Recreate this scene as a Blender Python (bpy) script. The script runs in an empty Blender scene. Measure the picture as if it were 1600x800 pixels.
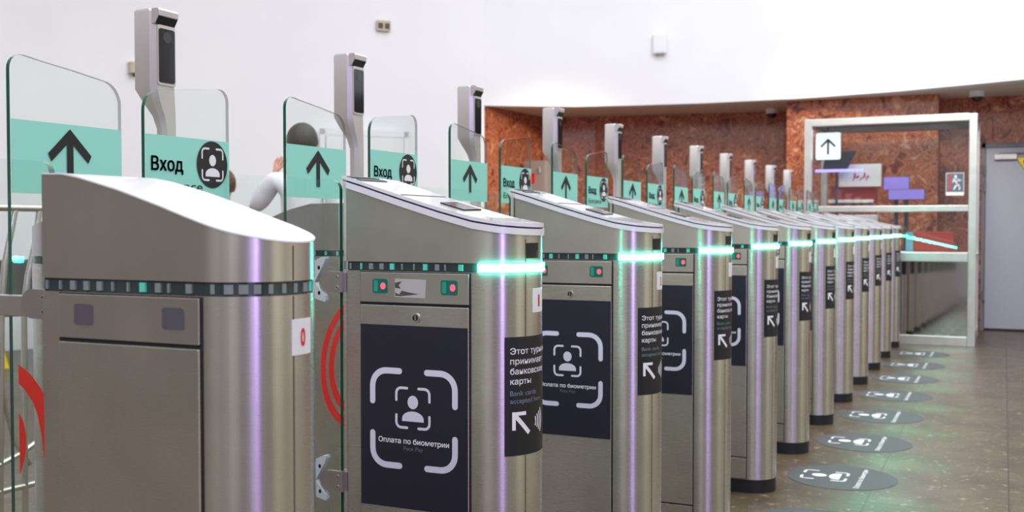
import bpy, bmesh, math, random
from mathutils import Vector, Matrix
PI = math.pi
random.seed(4)
sc = bpy.context.scene
C = sc.collection

# ------------------------------------------------------------------ camera, world, lights, exposure
F_PX, VPX, HY, CAM_H = 1650.0, 1568.0, 354.0, 1.05
yaw = math.atan2(VPX - 800, F_PX)
pitch = math.atan2(400 - HY, F_PX)
cd = bpy.data.cameras.new('camera'); cam = bpy.data.objects.new('camera', cd); C.objects.link(cam)
cd.sensor_width = 36.0; cd.lens = 36.0 * F_PX / 1600.0
cam.location = (0, 0, CAM_H); cam.rotation_euler = (PI / 2 - pitch, 0, yaw)
cd.clip_start = 0.05; cd.clip_end = 100
cd.dof.use_dof = True; cd.dof.focus_distance = 2.15; cd.dof.aperture_fstop = 6.5
sc.camera = cam
sc.view_settings.view_transform = 'Standard'; sc.view_settings.look = 'None'
sc.view_settings.exposure = -0.06; sc.view_settings.gamma = 1.0; sc.view_settings.use_curve_mapping = False
sc.cycles.transparent_max_bounces = 48
sc.cycles.max_bounces = 10; sc.cycles.glossy_bounces = 6; sc.cycles.diffuse_bounces = 4
sc.cycles.sample_clamp_indirect = 6.0

def build_world():
    w = bpy.data.worlds.new('station_hall_surroundings'); sc.world = w; w.use_nodes = True
    nt = w.node_tree; nt.nodes.clear(); N = nt.nodes.new; L = nt.links.new
    tc = N('ShaderNodeTexCoord'); sp = N('ShaderNodeSeparateXYZ'); L(tc.outputs['Generated'], sp.inputs[0])
    at = N('ShaderNodeMath'); at.operation = 'ARCTAN2'; L(sp.outputs['Y'], at.inputs[0]); L(sp.outputs['X'], at.inputs[1])
    mr = N('ShaderNodeMapRange'); mr.inputs[1].default_value = -PI; mr.inputs[2].default_value = PI; L(at.outputs[0], mr.inputs[0])
    cr = N('ShaderNodeValToRGB'); L(mr.outputs[0], cr.inputs[0])
    stops = [(-180, (.75, .75, .76)), (-152, (.34, .30, .27)), (-138, (.125, .10, .085)), (-135.6, (.40, .36, .35)), (-134, (.115, .095, .08)), (-130, (.14, .115, .10)),
             (-124, (.25, .235, .22)), (-114, (.36, .355, .35)), (-102, (.34, .335, .33)), (-96, (.15, .13, .12)), (-91, (.45, .43, .46)), (-87, (.14, .12, .12)), (-80, (.80, .77, .86)), (-76, (.34, .31, .33)), (-72, (.66, .62, .70)),
             (-66, (.13, .11, .11)), (-56, (.26, .21, .30)), (-49, (.42, .33, .75)), (-46.5, (1.5, 1.3, 2.2)), (-43.5, (1.5, 1.3, 2.2)), (-41, (.38, .30, .62)), (-33, (.13, .11, .10)),
             (-22, (.36, .33, .28)), (-14, (.22, .20, .16)), (-6, (.95, .90, .72)), (4, (.88, .84, .66)), (14, (.42, .38, .30)), (30, (.72, .67, .54)), (60, (.34, .28, .22)), (110, (.6, .55, .5)), (180, (.75, .75, .76))]
    el = cr.color_ramp.elements
    el[0].position = 0; el[0].color = stops[0][1] + (1,)
    el[1].position = 1; el[1].color = stops[-1][1] + (1,)
    for a, c in stops[1:-1]:
        e = el.new((a + 180) / 360.0); e.color = c + (1,)
    up = N('ShaderNodeMapRange'); up.interpolation_type = 'SMOOTHSTEP'
    up.inputs[1].default_value = .26; up.inputs[2].default_value = .8; L(sp.outputs['Z'], up.inputs[0])
    mx = N('ShaderNodeMix'); mx.data_type = 'RGBA'; L(up.outputs[0], mx.inputs[0]); L(cr.outputs[0], mx.inputs[6])
    mx.inputs[7].default_value = (.90, .93, 1.0, 1)
    bg = N('ShaderNodeBackground'); bg.inputs[1].default_value = 1.0; L(mx.outputs[2], bg.inputs[0])
    out = N('ShaderNodeOutputWorld'); L(bg.outputs[0], out.inputs[0])
build_world()

def area(name, loc, rot, sx, sy, power, col):
    l = bpy.data.lights.new(name, 'AREA'); l.shape = 'RECTANGLE'; l.size = sx; l.size_y = sy; l.energy = power; l.color = col
    o = bpy.data.objects.new(name, l); C.objects.link(o); o.location = loc; o.rotation_euler = rot
    return o
area('overhead_light', (-2.0, 5.0, 5.2), (0, 0, 0), 5, 9, 310, (.96, .98, 1))
area('overhead_light', (2.5, 3.0, 5.2), (0, 0, 0), 3, 9, 150, (.96, .98, 1))
area('overhead_light', (-1.0, -3.2, 4.6), (math.radians(62), 0, math.radians(8)), 5, 1.6, 120, (1, .99, .97))  # added behind the camera to whiten lid rims and front faces
area('overhead_light', (1.2, 5.6, 4.8), (math.radians(52), 0, math.radians(8)), 3, 1.6, 130, (1, .98, .95))  # added to brighten the grey door and pier under the overhang

area('violet_sign_lamp', (3.6, -2.4, 1.9), Vector((-5.4, 4.6, -.4)).to_track_quat('-Z', 'Y').to_euler(), .30, 1.6, 46, (.50, .34, 1))
def spot(name, loc, aim, deg, power, col, size=.2):
    l = bpy.data.lights.new(name, 'SPOT'); l.energy = power; l.color = col; l.spot_size = math.radians(deg); l.spot_blend = .8; l.shadow_soft_size = size
    o = bpy.data.objects.new(name, l); C.objects.link(o); o.location = loc; o.rotation_euler = (Vector(aim) - Vector(loc)).to_track_quat('-Z', 'Y').to_euler()
spot('warm_wall_fill', (-1.2, 8.6, 3.0), (-5.05, 11.0, 1.6), 26, 420, (1, .80, .58))  # added unseen light brightening the orange marble side wall
spot('warm_wall_fill', (-.4, 8.0, 3.6), (-1.0, 11.4, 1.7), 50, 220, (1, .90, .78))  # added unseen light brightening the marble pier

# ------------------------------------------------------------------ materials
def srgb(r, g, b):
    f = lambda v: (v / 255 / 12.92) if v <= 10 else ((v / 255 + .055) / 1.055) ** 2.4
    return (f(r), f(g), f(b), 1)

def pbr(name, col, rough=.5, metal=0, spec=.5, emit=None, es=0, coat=0):
    m = bpy.data.materials.new(name); m.use_nodes = True
    b = m.node_tree.nodes['Principled BSDF']
    b.inputs['Base Color'].default_value = col; b.inputs['Roughness'].default_value = rough; b.inputs['Metallic'].default_value = metal
    b.inputs['Specular IOR Level'].default_value = spec; b.inputs['Coat Weight'].default_value = coat
    if emit: b.inputs['Emission Color'].default_value = emit; b.inputs['Emission Strength'].default_value = es
    return m

def steel(name, col, rough, stretch, amount=.05, aniso=0.0):
    """brushed stainless steel: fine noise stretched along the brushing direction varies tone and gloss"""
    m = pbr(name, col, rough, .88)
    nt = m.node_tree; N = nt.nodes.new; L = nt.links.new; b = nt.nodes['Principled BSDF']
    if aniso:
        b.inputs['Anisotropic'].default_value = aniso; b.inputs['Anisotropic Rotation'].default_value = .25; tg = N('ShaderNodeTangent'); tg.direction_type = 'RADIAL'; tg.axis = 'Z'; L(tg.outputs[0], b.inputs['Tangent'])
    tc = N('ShaderNodeTexCoord'); mp = N('ShaderNodeMapping'); mp.inputs['Scale'].default_value = stretch; L(tc.outputs['Object'], mp.inputs[0])
    n1 = N('ShaderNodeTexNoise'); n1.inputs['Scale'].default_value = 14; n1.inputs['Detail'].default_value = 4; L(mp.outputs[0], n1.inputs['Vector'])
    mr = N('ShaderNodeMapRange'); mr.inputs[1].default_value = .3; mr.inputs[2].default_value = .7
    mr.inputs[3].default_value = rough - amount * .5; mr.inputs[4].default_value = rough + amount * .5; L(n1.outputs['Fac'], mr.inputs[0]); L(mr.outputs[0], b.inputs['Roughness'])
    n2 = N('ShaderNodeTexNoise'); n2.inputs['Scale'].default_value = 9; n2.inputs['Detail'].default_value = 3; L(tc.outputs['Object'], n2.inputs['Vector'])
    cr = N('ShaderNodeValToRGB'); cr.color_ramp.elements[0].position = .3; cr.color_ramp.elements[1].position = .72
    cr.color_ramp.elements[0].color = (col[0] * .93, col[1] * .92, col[2] * .91, 1); cr.color_ramp.elements[1].color = (min(1, col[0] * 1.08), min(1, col[1] * 1.08), min(1, col[2] * 1.08), 1)
    L(n2.outputs['Fac'], cr.inputs[0]); L(cr.outputs[0], b.inputs['Base Color'])
    return m

def thin_glass(name, tint, refl=1.0, rough=0.0):
    m = bpy.data.materials.new(name); m.use_nodes = True; nt = m.node_tree; nt.nodes.clear(); N = nt.nodes.new; L = nt.links.new
    t = N('ShaderNodeBsdfTransparent'); t.inputs[0].default_value = tint + (1,)
    g = N('ShaderNodeBsdfGlossy'); g.inputs['Roughness'].default_value = rough; g.inputs[0].default_value = (1, 1, 1, 1)
    f = N('ShaderNodeLayerWeight'); f.inputs[0].default_value = .5
    q = N('ShaderNodeMath'); q.operation = 'POWER'; q.inputs[1].default_value = 4.5; L(f.outputs['Facing'], q.inputs[0])
    k = N('ShaderNodeMath'); k.operation = 'MULTIPLY_ADD'; k.inputs[1].default_value = .8; k.inputs[2].default_value = .04 * refl; L(q.outputs[0], k.inputs[0])
    mx = N('ShaderNodeMixShader'); L(k.outputs[0], mx.inputs[0]); L(t.outputs[0], mx.inputs[1]); L(g.outputs[0], mx.inputs[2])
    o = N('ShaderNodeOutputMaterial'); L(mx.outputs[0], o.inputs[0])
    return m

def film(name, col, alpha):
    m = pbr(name, col, .35); m.node_tree.nodes['Principled BSDF'].inputs['Alpha'].default_value = alpha
    return m

M = {}
M['steel_v'] = steel('brushed_steel_vertical', (.60, .58, .525, 1), .28, (2.5, 2.5, 120), .025, .8)
M['steel_h'] = steel('brushed_steel_horizontal', (.59, .57, .52, 1), .30, (2.5, 2.5, 120), .025, .75)
M['steel_p'] = steel('steel_trim', (.64, .63, .61, 1), .24, (8, 8, 8))
M['gold'] = pbr('satin_champagne_paint', (.66, .62, .60, 1), .34, .45)
M['black'] = pbr('black_plastic', (.012, .012, .014, 1), .45)
M['gap'] = pbr('dark_gap', (.015, .013, .013, 1), .8)
M['groove'] = pbr('groove_brown', (.12, .09, .07, 1), .6)
M['white'] = pbr('white_lid_and_glare', (.86, .86, .88, 1), .22, coat=.3)
M['gasket'] = pbr('blue_black_gasket', (.02, .02, .075, 1), .3)
M['plate'] = pbr('white_top_plate', (.80, .81, .83, 1), .12, coat=.5)
M['dark_glass'] = pbr('dark_reader_glass', (.03, .022, .02, 1), .12)
M['navy'] = pbr('navy_sticker', srgb(34, 35, 48), .42)
M['charcoal'] = pbr('charcoal_sticker', srgb(28, 31, 34), .42)
M['lav'] = pbr('pale_print', srgb(222, 222, 236), .5)
M['printw'] = pbr('white_print', srgb(238, 238, 242), .5)
M['printg'] = pbr('blue_grey_print', srgb(120, 138, 152), .5)
M['printd'] = pbr('dim_print', srgb(120, 122, 140), .5)
M['red'] = pbr('red_print', srgb(226, 32, 24), .45)
M['paper'] = pbr('white_label', srgb(235, 236, 236), .5)
M['teal'] = film('teal_film', srgb(158, 234, 216), .94)
M['ink'] = pbr('black_ink', srgb(22, 26, 26), .5)
M['glass'] = thin_glass('pane_glass', (.968, .995, .985), .8)
M['edge'] = pbr('green_glass_edge', srgb(30, 92, 72), .12)
M['edge_light'] = film('pale_glass_edge', srgb(110, 130, 122), .6)
M['led'] = pbr('lit_teal_band', (.2, .8, .7, 1), .4, emit=(.05, 1.0, .72, 1), es=60)
M['led_off'] = pbr('dark_clear_band', (.035, .055, .052, 1), .08)
M['clearseg'] = pbr('clear_segment', (.24, .28, .27, 1), .10)
M['teal_tick'] = pbr('teal_lamp_and_glint', (.1, .5, .4, 1), .3, emit=(.1, .9, .6, 1), es=.16)
M['sens'] = pbr('dark_green_window', (.01, .10, .075, 1), .12, emit=(.0, .35, .25, 1), es=.12)
M['sens_lit'] = pbr('teal_window_edge', (.02, .16, .12, 1), .2, emit=(.05, .55, .4, 1), es=.22)
M['sens_dull'] = pbr('dull_window', (.11, .10, .12, 1), .25)
M['led_red'] = pbr('red_lamp', (.8, .05, .08, 1), .3, emit=(1, .06, .10, 1), es=2.2)
M['clip'] = pbr('pale_green_clip', srgb(190, 202, 200), .3)
M['bracket'] = steel('satin_bracket', (.45, .42, .39, 1), .4, (20, 20, 20))
M['screen'] = pbr('black_screen', (.012, .016, .02, 1), .08)
M['lens'] = pbr('camera_lens', (.045, .05, .055, 1), .15)
M['sticker_grey'] = pbr('grey_floor_sticker', srgb(78, 80, 82), .55)

def node_mat(name): 
    m = bpy.data.materials.new(name); m.use_nodes = True
    return m, m.node_tree, m.node_tree.nodes.new, m.node_tree.links.new, m.node_tree.nodes['Principled BSDF']

def floor_mat():
    m, nt, N, L, b = node_mat('stone_floor')
    tc = N('ShaderNodeTexCoord')
    n1 = N('ShaderNodeTexNoise'); n1.inputs['Scale'].default_value = 5; n1.inputs['Detail'].default_value = 6; L(tc.outputs['Object'], n1.inputs['Vector'])
    c1 = N('ShaderNodeValToRGB'); c1.color_ramp.elements[0].position = .3; c1.color_ramp.elements[1].position = .72
    c1.color_ramp.elements[0].color = srgb(76, 63, 48); c1.color_ramp.elements[1].color = srgb(102, 89, 69); L(n1.outputs['Fac'], c1.inputs[0])
    n2 = N('ShaderNodeTexNoise'); n2.inputs['Scale'].default_value = 26; n2.inputs['Detail'].default_value = 3; L(tc.outputs['Object'], n2.inputs['Vector'])
    r2 = N('ShaderNodeMapRange'); r2.inputs[1].default_value = .60; r2.inputs[2].default_value = .72; L(n2.outputs['Fac'], r2.inputs[0])
    m1 = N('ShaderNodeMix'); m1.data_type = 'RGBA'; L(r2.outputs[0], m1.inputs[0]); L(c1.outputs[0], m1.inputs[6]); m1.inputs[7].default_value = srgb(152, 138, 116)
    n3 = N('ShaderNodeTexNoise'); n3.inputs['Scale'].default_value = 90; n3.inputs['Detail'].default_value = 2; L(tc.outputs['Object'], n3.inputs['Vector'])
    r3 = N('ShaderNodeMapRange'); r3.inputs[1].default_value = .35; r3.inputs[2].default_value = .65; r3.inputs[3].default_value = .70; r3.inputs[4].default_value = 1.16; L(n3.outputs['Fac'], r3.inputs[0])
    m2 = N('ShaderNodeMix'); m2.data_type = 'RGBA'; m2.blend_type = 'MULTIPLY'; m2.inputs[0].default_value = 1; L(m1.outputs[2], m2.inputs[6]); L(r3.outputs[0], m2.inputs[7])
    br = N('ShaderNodeTexBrick'); br.offset = 0; br.inputs['Scale'].default_value = 1
    br.inputs['Brick Width'].default_value = .495; br.inputs['Row Height'].default_value = .98; br.inputs['Mortar Size'].default_value = .0035; br.inputs['Mortar Smooth'].default_value = .2
    mp = N('ShaderNodeMapping'); mp.inputs['Location'].default_value = (.465 + .495 * 40, .71 + .98 * 20, 0); L(tc.outputs['Object'], mp.inputs[0]); L(mp.outputs[0], br.inputs['Vector'])
    m3 = N('ShaderNodeMix'); m3.data_type = 'RGBA'; L(br.outputs['Fac'], m3.inputs[0]); L(m2.outputs[2], m3.inputs[6]); m3.inputs[7].default_value = srgb(62, 48, 36)
    L(m3.outputs[2], b.inputs['Base Color']); b.inputs['Roughness'].default_value = .34; b.inputs['Specular IOR Level'].default_value = .45
    return m

def marble_mat():
    m, nt, N, L, b = node_mat('red_marble')
    tc = N('ShaderNodeTexCoord')
    n1 = N('ShaderNodeTexNoise'); n1.inputs['Scale'].default_value = 8; n1.inputs['Detail'].default_value = 10; n1.inputs['Roughness'].default_value = .66; n1.inputs['Distortion'].default_value = .8
    L(tc.outputs['Object'], n1.inputs['Vector'])
    c = N('ShaderNodeValToRGB'); e = c.color_ramp.elements
    e[0].position = .34; e[0].color = srgb(96, 44, 36); e[1].position = .78; e[1].color = srgb(228, 192, 158)
    for p, col in ((.42, srgb(150, 70, 48)), (.475, srgb(206, 134, 94)), (.52, srgb(148, 68, 48)), (.565, srgb(190, 108, 74)), (.63, srgb(214, 162, 122))):
        x = e.new(p); x.color = col
    L(n1.outputs['Fac'], c.inputs[0])
    v = N('ShaderNodeTexVoronoi'); v.feature = 'DISTANCE_TO_EDGE'; v.inputs['Scale'].default_value = 3.2
    w = N('ShaderNodeMix'); w.data_type = 'RGBA'; w.inputs[0].default_value = .35; L(tc.outputs['Object'], w.inputs[6]); L(n1.outputs['Color'], w.inputs[7]); L(w.outputs[2], v.inputs['Vector'])
    r = N('ShaderNodeMapRange'); r.inputs[1].default_value = .0; r.inputs[2].default_value = .05; r.inputs[3].default_value = .12; r.inputs[4].default_value = 0; L(v.outputs['Distance'], r.inputs[0])
    mx = N('ShaderNodeMix'); mx.data_type = 'RGBA'; L(r.outputs[0], mx.inputs[0]); L(c.outputs[0], mx.inputs[6]); mx.inputs[7].default_value = srgb(208, 150, 112)
    L(mx.outputs[2], b.inputs['Base Color']); b.inputs['Roughness'].default_value = .25
    return m
M['floor'] = floor_mat(); M['marble'] = marble_mat()

def plaster_mat():
    m, nt, N, L, b = node_mat('white_plaster')
    tc = N('ShaderNodeTexCoord'); n = N('ShaderNodeTexNoise'); n.inputs['Scale'].default_value = 1.5; n.inputs['Detail'].default_value = 4; L(tc.outputs['Object'], n.inputs['Vector'])
    c = N('ShaderNodeValToRGB'); c.color_ramp.elements[0].color = (.84, .84, .85, 1); c.color_ramp.elements[1].color = (.92, .92, .92, 1); L(n.outputs['Fac'], c.inputs[0])
    L(c.outputs[0], b.inputs['Base Color']); b.inputs['Roughness'].default_value = .8
    return m
M['plaster'] = plaster_mat()

# ------------------------------------------------------------------ mesh helpers
class MB:
    def __init__(s): s.v = []; s.f = []; s.mi = []; s.mats = []
    def m(s, mat):
        if mat not in s.mats: s.mats.append(mat)
        return s.mats.index(mat)
    def face(s, pts, mat):
        i = len(s.v); s.v += [tuple(p) for p in pts]; s.f.append(tuple(range(i, i + len(pts)))); s.mi.append(s.m(mat))
    def mesh(s, verts, faces, mat):
        i = len(s.v); s.v += [tuple(p) for p in verts]; k = s.m(mat)
        for f in faces: s.f.append(tuple(i + q for q in f)); s.mi.append(k)
    def box(s, a, b, mat):
        x0, y0, z0 = a; x1, y1, z1 = b
        v = [(x0, y0, z0), (x1, y0, z0), (x1, y1, z0), (x0, y1, z0), (x0, y0, z1), (x1, y0, z1), (x1, y1, z1), (x0, y1, z1)]
        s.mesh(v, [(3, 2, 1, 0), (4, 5, 6, 7), (0, 1, 5, 4), (1, 2, 6, 5), (2, 3, 7, 6), (3, 0, 4, 7)], mat)
    def extrude(s, poly, to3d, d0, d1, mat, side=None):
        """polygon in (u, v), mapped by to3d(u, v, d), extruded from d0 to d1"""
        n = len(poly); A = [to3d(u, v, d0) for u, v in poly]; B = [to3d(u, v, d1) for u, v in poly]
        s.face(A[::-1], mat); s.face(B, mat)
        for i in range(n):
            j = (i + 1) % n; sm = side(i, poly[i], poly[j]) if callable(side) else (side or mat)
            s.face([A[i], A[j], B[j], B[i]], sm)
    def tube(s, pts, r, mat, n=10, cap=True):
        pts = [Vector(p) for p in pts]; rings = []
        for i, p in enumerate(pts):
            t = (pts[min(i + 1, len(pts) - 1)] - pts[max(i - 1, 0)]).normalized()
            a = t.cross(Vector((0, 0, 1)) if abs(t.z) < .9 else Vector((1, 0, 0))).normalized(); b = t.cross(a)
            rings.append([p + a * (r * math.cos(2 * PI * k / n)) + b * (r * math.sin(2 * PI * k / n)) for k in range(n)])
        V = [q for R in rings for q in R]; Fc = []
        for i in range(len(pts) - 1):
            for k in range(n):
                Fc.append((i * n + k, i * n + (k + 1) % n, (i + 1) * n + (k + 1) % n, (i + 1) * n + k))
        if cap: Fc += [tuple(range(n))[::-1], tuple(range((len(pts) - 1) * n, len(pts) * n))]
        s.mesh(V, Fc, mat)
    def build(s, name, parent=None, smooth=None, bevel=0, weld=True):
        me = bpy.data.meshes.new(name); me.from_pydata(s.v, [], s.f)
        for m_ in s.mats: me.materials.append(m_)
        for p, k in zip(me.polygons, s.mi): p.material_index = k
        bm = bmesh.new(); bm.from_mesh(me)
        if weld: bmesh.ops.remove_doubles(bm, verts=bm.verts, dist=1e-5)
        bmesh.ops.recalc_face_normals(bm, faces=bm.faces)
        bm.to_mesh(me); bm.free()
        if smooth:
            for p in me.polygons: p.use_smooth = True
            me.set_sharp_from_angle(angle=math.radians(smooth))
        o = bpy.data.objects.new(name, me); C.objects.link(o)
        if parent: o.parent = parent
        if bevel:
            b = o.modifiers.new('bevel', 'BEVEL'); b.width = bevel; b.segments = 2; b.limit_method = 'ANGLE'; b.angle_limit = math.radians(40)
        return o

def tag(o, label=None, cat=None, group=None, kind=None):
    if label: o['label'] = label
    if cat: o['category'] = cat
    if group: o['group'] = group
    if kind: o['kind'] = kind
    return o

def empty(name, loc, rz=0):
    o = bpy.data.objects.new(name, None); C.objects.link(o); o.location = loc; o.rotation_euler = (0, 0, rz); o.empty_display_size = .1
    return o

def copy_tree(o, parent=None, skip=()):
    c = o.copy(); C.objects.link(c); c.parent = parent
    for ch in list(o.children):
        if ch.name.split('.')[0] not in skip: copy_tree(ch, c, skip)
    return c

_txt = {}
def text2d(body, size, bold=0.0, sx=1.0, align='LEFT'):
    """outline of a word as (verts2d, faces), baseline at v = 0"""
    key = body
    if key not in _txt:
        c = bpy.data.curves.new('word', 'FONT'); c.body = body; c.size = 1; c.resolution_u = 4
        o = bpy.data.objects.new('word', c); C.objects.link(o)
        dg = bpy.context.evaluated_depsgraph_get(); me = bpy.data.meshes.new_from_object(o.evaluated_get(dg))
        _txt[key] = ([(v.co.x, v.co.y) for v in me.vertices], [tuple(p.vertices) for p in me.polygons])
        bpy.data.objects.remove(o); bpy.data.curves.remove(c); bpy.data.meshes.remove(me)
    V, Fc = _txt[key]
    if bold:
        V0, F0 = V, Fc; V, Fc = [], []
        for dx, dy in ((-bold, -bold * .6), (bold, -bold * .6), (-bold, bold * .6), (bold, bold * .6), (0, 0)):
            i = len(V); V += [(x + dx, y + dy) for x, y in V0]; Fc += [tuple(i + q for q in f) for f in F0]
    w = max(v[0] for v in V) - min(v[0] for v in V); x0 = min(v[0] for v in V)
    off = {'LEFT': x0, 'CENTER': x0 + w / 2}[align]
    return [((x - off) * size * sx, y * size) for x, y in V], Fc

def fit_text(body, width, cap, bold=0.0, align='LEFT'):
    """text scaled to a given width and capital height"""
    V, Fc = text2d(body, 1, bold, 1, align)
    w = max(v[0] for v in V) - min(v[0] for v in V)
    Vc, _ = text2d('H', 1, bold); h = max(v[1] for v in Vc)
    return [(x * width / w, y * cap / h) for x, y in V], Fc

def stroke(pts, w):
    """2D stroke with round ends -> list of polygons"""
    out = []; r = w / 2
    for (x0, y0), (x1, y1) in zip(pts, pts[1:]):
        l = math.hypot(x1 - x0, y1 - y0) or 1; nx, ny = -(y1 - y0) / l * r, (x1 - x0) / l * r
        out.append([(x0 + nx, y0 + ny), (x0 - nx, y0 - ny), (x1 - nx, y1 - ny), (x1 + nx, y1 + ny)])
    for x, y in pts:
        out.append([(x + r * math.cos(2 * PI * k / 12), y + r * math.sin(2 * PI * k / 12)) for k in range(12)])
    return out

def arc_pts(cx, cy, r, a0, a1, n=8):
    return [(cx + r * math.cos(math.radians(a0 + (a1 - a0) * i / n)), cy + r * math.sin(math.radians(a0 + (a1 - a0) * i / n))) for i in range(n + 1)]

def ring_poly(cx, cy, r0, r1, a0, a1, n=24):
    return [arc_pts(cx, cy, r1, a0 + (a1 - a0) * i / n, a0 + (a1 - a0) * (i + 1) / n, 1) + arc_pts(cx, cy, r0, a0 + (a1 - a0) * (i + 1) / n, a0 + (a1 - a0) * i / n, 1) for i in range(n)]

def brackets(hw, hh, leg, rad, w, cx=0, cy=0):
    """four rounded corner brackets round a centre"""
    P = []
    for sx in (-1, 1):
        for sy in (-1, 1):
            ccx, ccy = sx * (hw - rad), sy * (hh - rad)
            arc = [(ccx + sx * rad * math.cos(t * PI / 12), ccy + sy * rad * math.sin(t * PI / 12)) for t in range(7)]
            pts = [(sx * hw, sy * (hh - leg))] + arc + [(sx * (hw - leg), sy * hh)]
            P += [[(x + cx, y + cy) for x, y in q] for q in stroke(pts, w)]
    return P

def figure(s, cx=0, cy=0):
    """round head over a domed half body, s = head radius"""
    head = [(cx + s * math.cos(2 * PI * k / 24), cy + s * 1.12 * math.sin(2 * PI * k / 24)) for k in range(24)]
    body = [(cx + 2.05 * s * math.cos(PI * k / 16), cy - 2.75 * s + 1.25 * s * math.sin(PI * k / 16)) for k in range(17)]
    body = [(cx - 2.05 * s, cy - 3.2 * s), (cx + 2.05 * s, cy - 3.2 * s)] + body
    return [head, body]

# ------------------------------------------------------------------ the setting
ZS = 2.36
mb = MB(); mb.box((-11, -4, -.1), (6, 15, 0), M['floor']); fl = mb.build('floor'); tag(fl, kind='structure')
fl['label'] = 'brown grey speckled stone tile floor'

def wall_strip(pts, z0, z1, mat, thick, name, label):
    """an upright wall following a plan polyline, thickened away from the hall"""
    mb = MB(); n = len(pts); outer = []
    for i, p in enumerate(pts):
        a = Vector(pts[max(i - 1, 0)]); b = Vector(pts[min(i + 1, n - 1)]); t = (b - a).normalized(); nn = Vector((-t.y, t.x))
        outer.append((p[0] + nn.x * thick, p[1] + nn.y * thick))
    for i in range(n - 1):
        a, b, c, d = pts[i], pts[i + 1], outer[i + 1], outer[i]
        mb.mesh([(*a, z0), (*b, z0), (*c, z0), (*d, z0), (*a, z1), (*b, z1), (*c, z1), (*d, z1)],
                [(0, 1, 5, 4), (2, 3, 7, 6), (4, 5, 6, 7), (3, 2, 1, 0)] + ([(3, 0, 4, 7)] if i == 0 else []) + ([(1, 2, 6, 5)] if i == n - 2 else []), mat)
    o = mb.build(name, smooth=35); tag(o, label, kind='structure'); return o

WHITE = [(-7.9, -2), (-7.8, 2), (-7.8, 4.5), (-7.7, 6), (-7.3, 7.4), (-6.7, 8.6), (-5.9, 9.6), (-5.12, 10.29)]
wall_strip(WHITE, 0, 6.2, M['plaster'], .25, 'wall_left', 'white curved plaster wall behind the turnstiles')
DRUM = [(-5.12, 10.29), (-4.57, 10.64), (-4.26, 10.82), (-3.57, 10.97), (-2.9, 11.07), (-1.91, 11.09), (-.96, 10.9), (.15, 10.48), (1.0, 10.0), (2.2, 9.0), (3.5, 7.6)]
wall_strip(DRUM, ZS, 6.2, M['plaster'], .2, 'trim_1', 'white curved overhang above the marble wall')
MARB = [(-5.12, 10.29), (-5.04, 11.73), (-4.45, 11.91), (-2.29, 12.27), (-2.08, 12.27), (-2.08, 11.31), (-.60, 11.30), (-.60, 11.76), (4.2, 11.82)]
mb = MB()
for a, b in zip(MARB, MARB[1:]):
    t = Vector(b) - Vector(a); t.normalize(); nn = Vector((-t.y, t.x)) * .04
    mb.mesh([(*a, 0), (*b, 0), (b[0] + nn.x, b[1] + nn.y, 0), (a[0] + nn.x, a[1] + nn.y, 0), (*a, ZS + .02), (*b, ZS + .02), (b[0] + nn.x, b[1] + nn.y, ZS + .02), (a[0] + nn.x, a[1] + nn.y, ZS + .02)],
            [(0, 1, 5, 4), (2, 3, 7, 6), (4, 5, 6, 7), (3, 2, 1, 0), (3, 0, 4, 7), (1, 2, 6, 5)], M['marble'])
tag(mb.build('wall_back', weld=False), 'red and orange marble wall with a projecting pier', kind='structure')
M['soffit'] = pbr('soffit_paint', srgb(232, 224, 208), .8)
mb = MB()
poly = DRUM + [(4.2, 11.9), (-.62, 11.9), (-.62, 11.36), (-2.0, 11.36), (-2.0, 12.35), (-2.3, 12.35), (-4.45, 12.0), (-5.12, 11.8)]
mb.face([(x, y, ZS + .005) for x, y in poly], M['soffit']); mb.face([(x, y, ZS + .12) for x, y in poly][::-1], M['soffit'])
tag(mb.build('trim_2', weld=False), 'beige underside of the white overhang', kind='structure')

# grey service door on the right marble wall
M['door'] = pbr('grey_door_paint', srgb(164, 168, 180), .45)
M['yellow'] = pbr('warning_yellow', srgb(240, 208, 30), .5)
M['frame_d'] = pbr('door_frame_grey', srgb(122, 122, 128), .5)
d = empty('door_1', (-.19, 11.76, 0)); tag(d, 'grey metal service door with yellow warning triangle', kind='structure')
mb = MB(); mb.box((.02, -.06, .02), (.93, -.015, 1.84), M['door']); mb.build('door_leaf', d, bevel=.004)
mb = MB(); mb.box((-.02, -.045, 0), (.015, -.002, 1.89), M['frame_d']); mb.box((.935, -.045, 0), (.97, -.002, 1.89), M['frame_d']); mb.box((-.02, -.045, 1.845), (.97, -.002, 1.89), M['frame_d']); mb.build('door_frame', d, weld=False)
for z in (.35, 1.45, 1.62):
    mb = MB(); mb.tube([(.012, -.066, z - .05), (.012, -.066, z + .05)], .011, M['frame_d']); mb.build('hinge', d)
mb = MB(); mb.box((.10, -.105, 1.72), (.30, -.06, 1.775), M['steel_p']); mb.box((.14, -.09, 1.775), (.45, -.075, 1.79), M['frame_d']); mb.build('door_closer', d, bevel=.004, weld=False)
mb = MB(); f = lambda u, v, dd: (u, -.0605 - dd, v)
mb.extrude([(.285, 1.745), (.37, 1.61), (.455, 1.745)], f, 0, .002, M['ink'])
mb.extrude([(.297, 1.738), (.37, 1.622), (.443, 1.738)], f, .002, .003, M['yellow'])
mb.extrude([(.378, 1.728), (.352, 1.690), (.368, 1.690), (.360, 1.656), (.388, 1.700), (.371, 1.700)], f, .003, .004, M['ink'])
mb.build('warning_sticker', d, weld=False)

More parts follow.
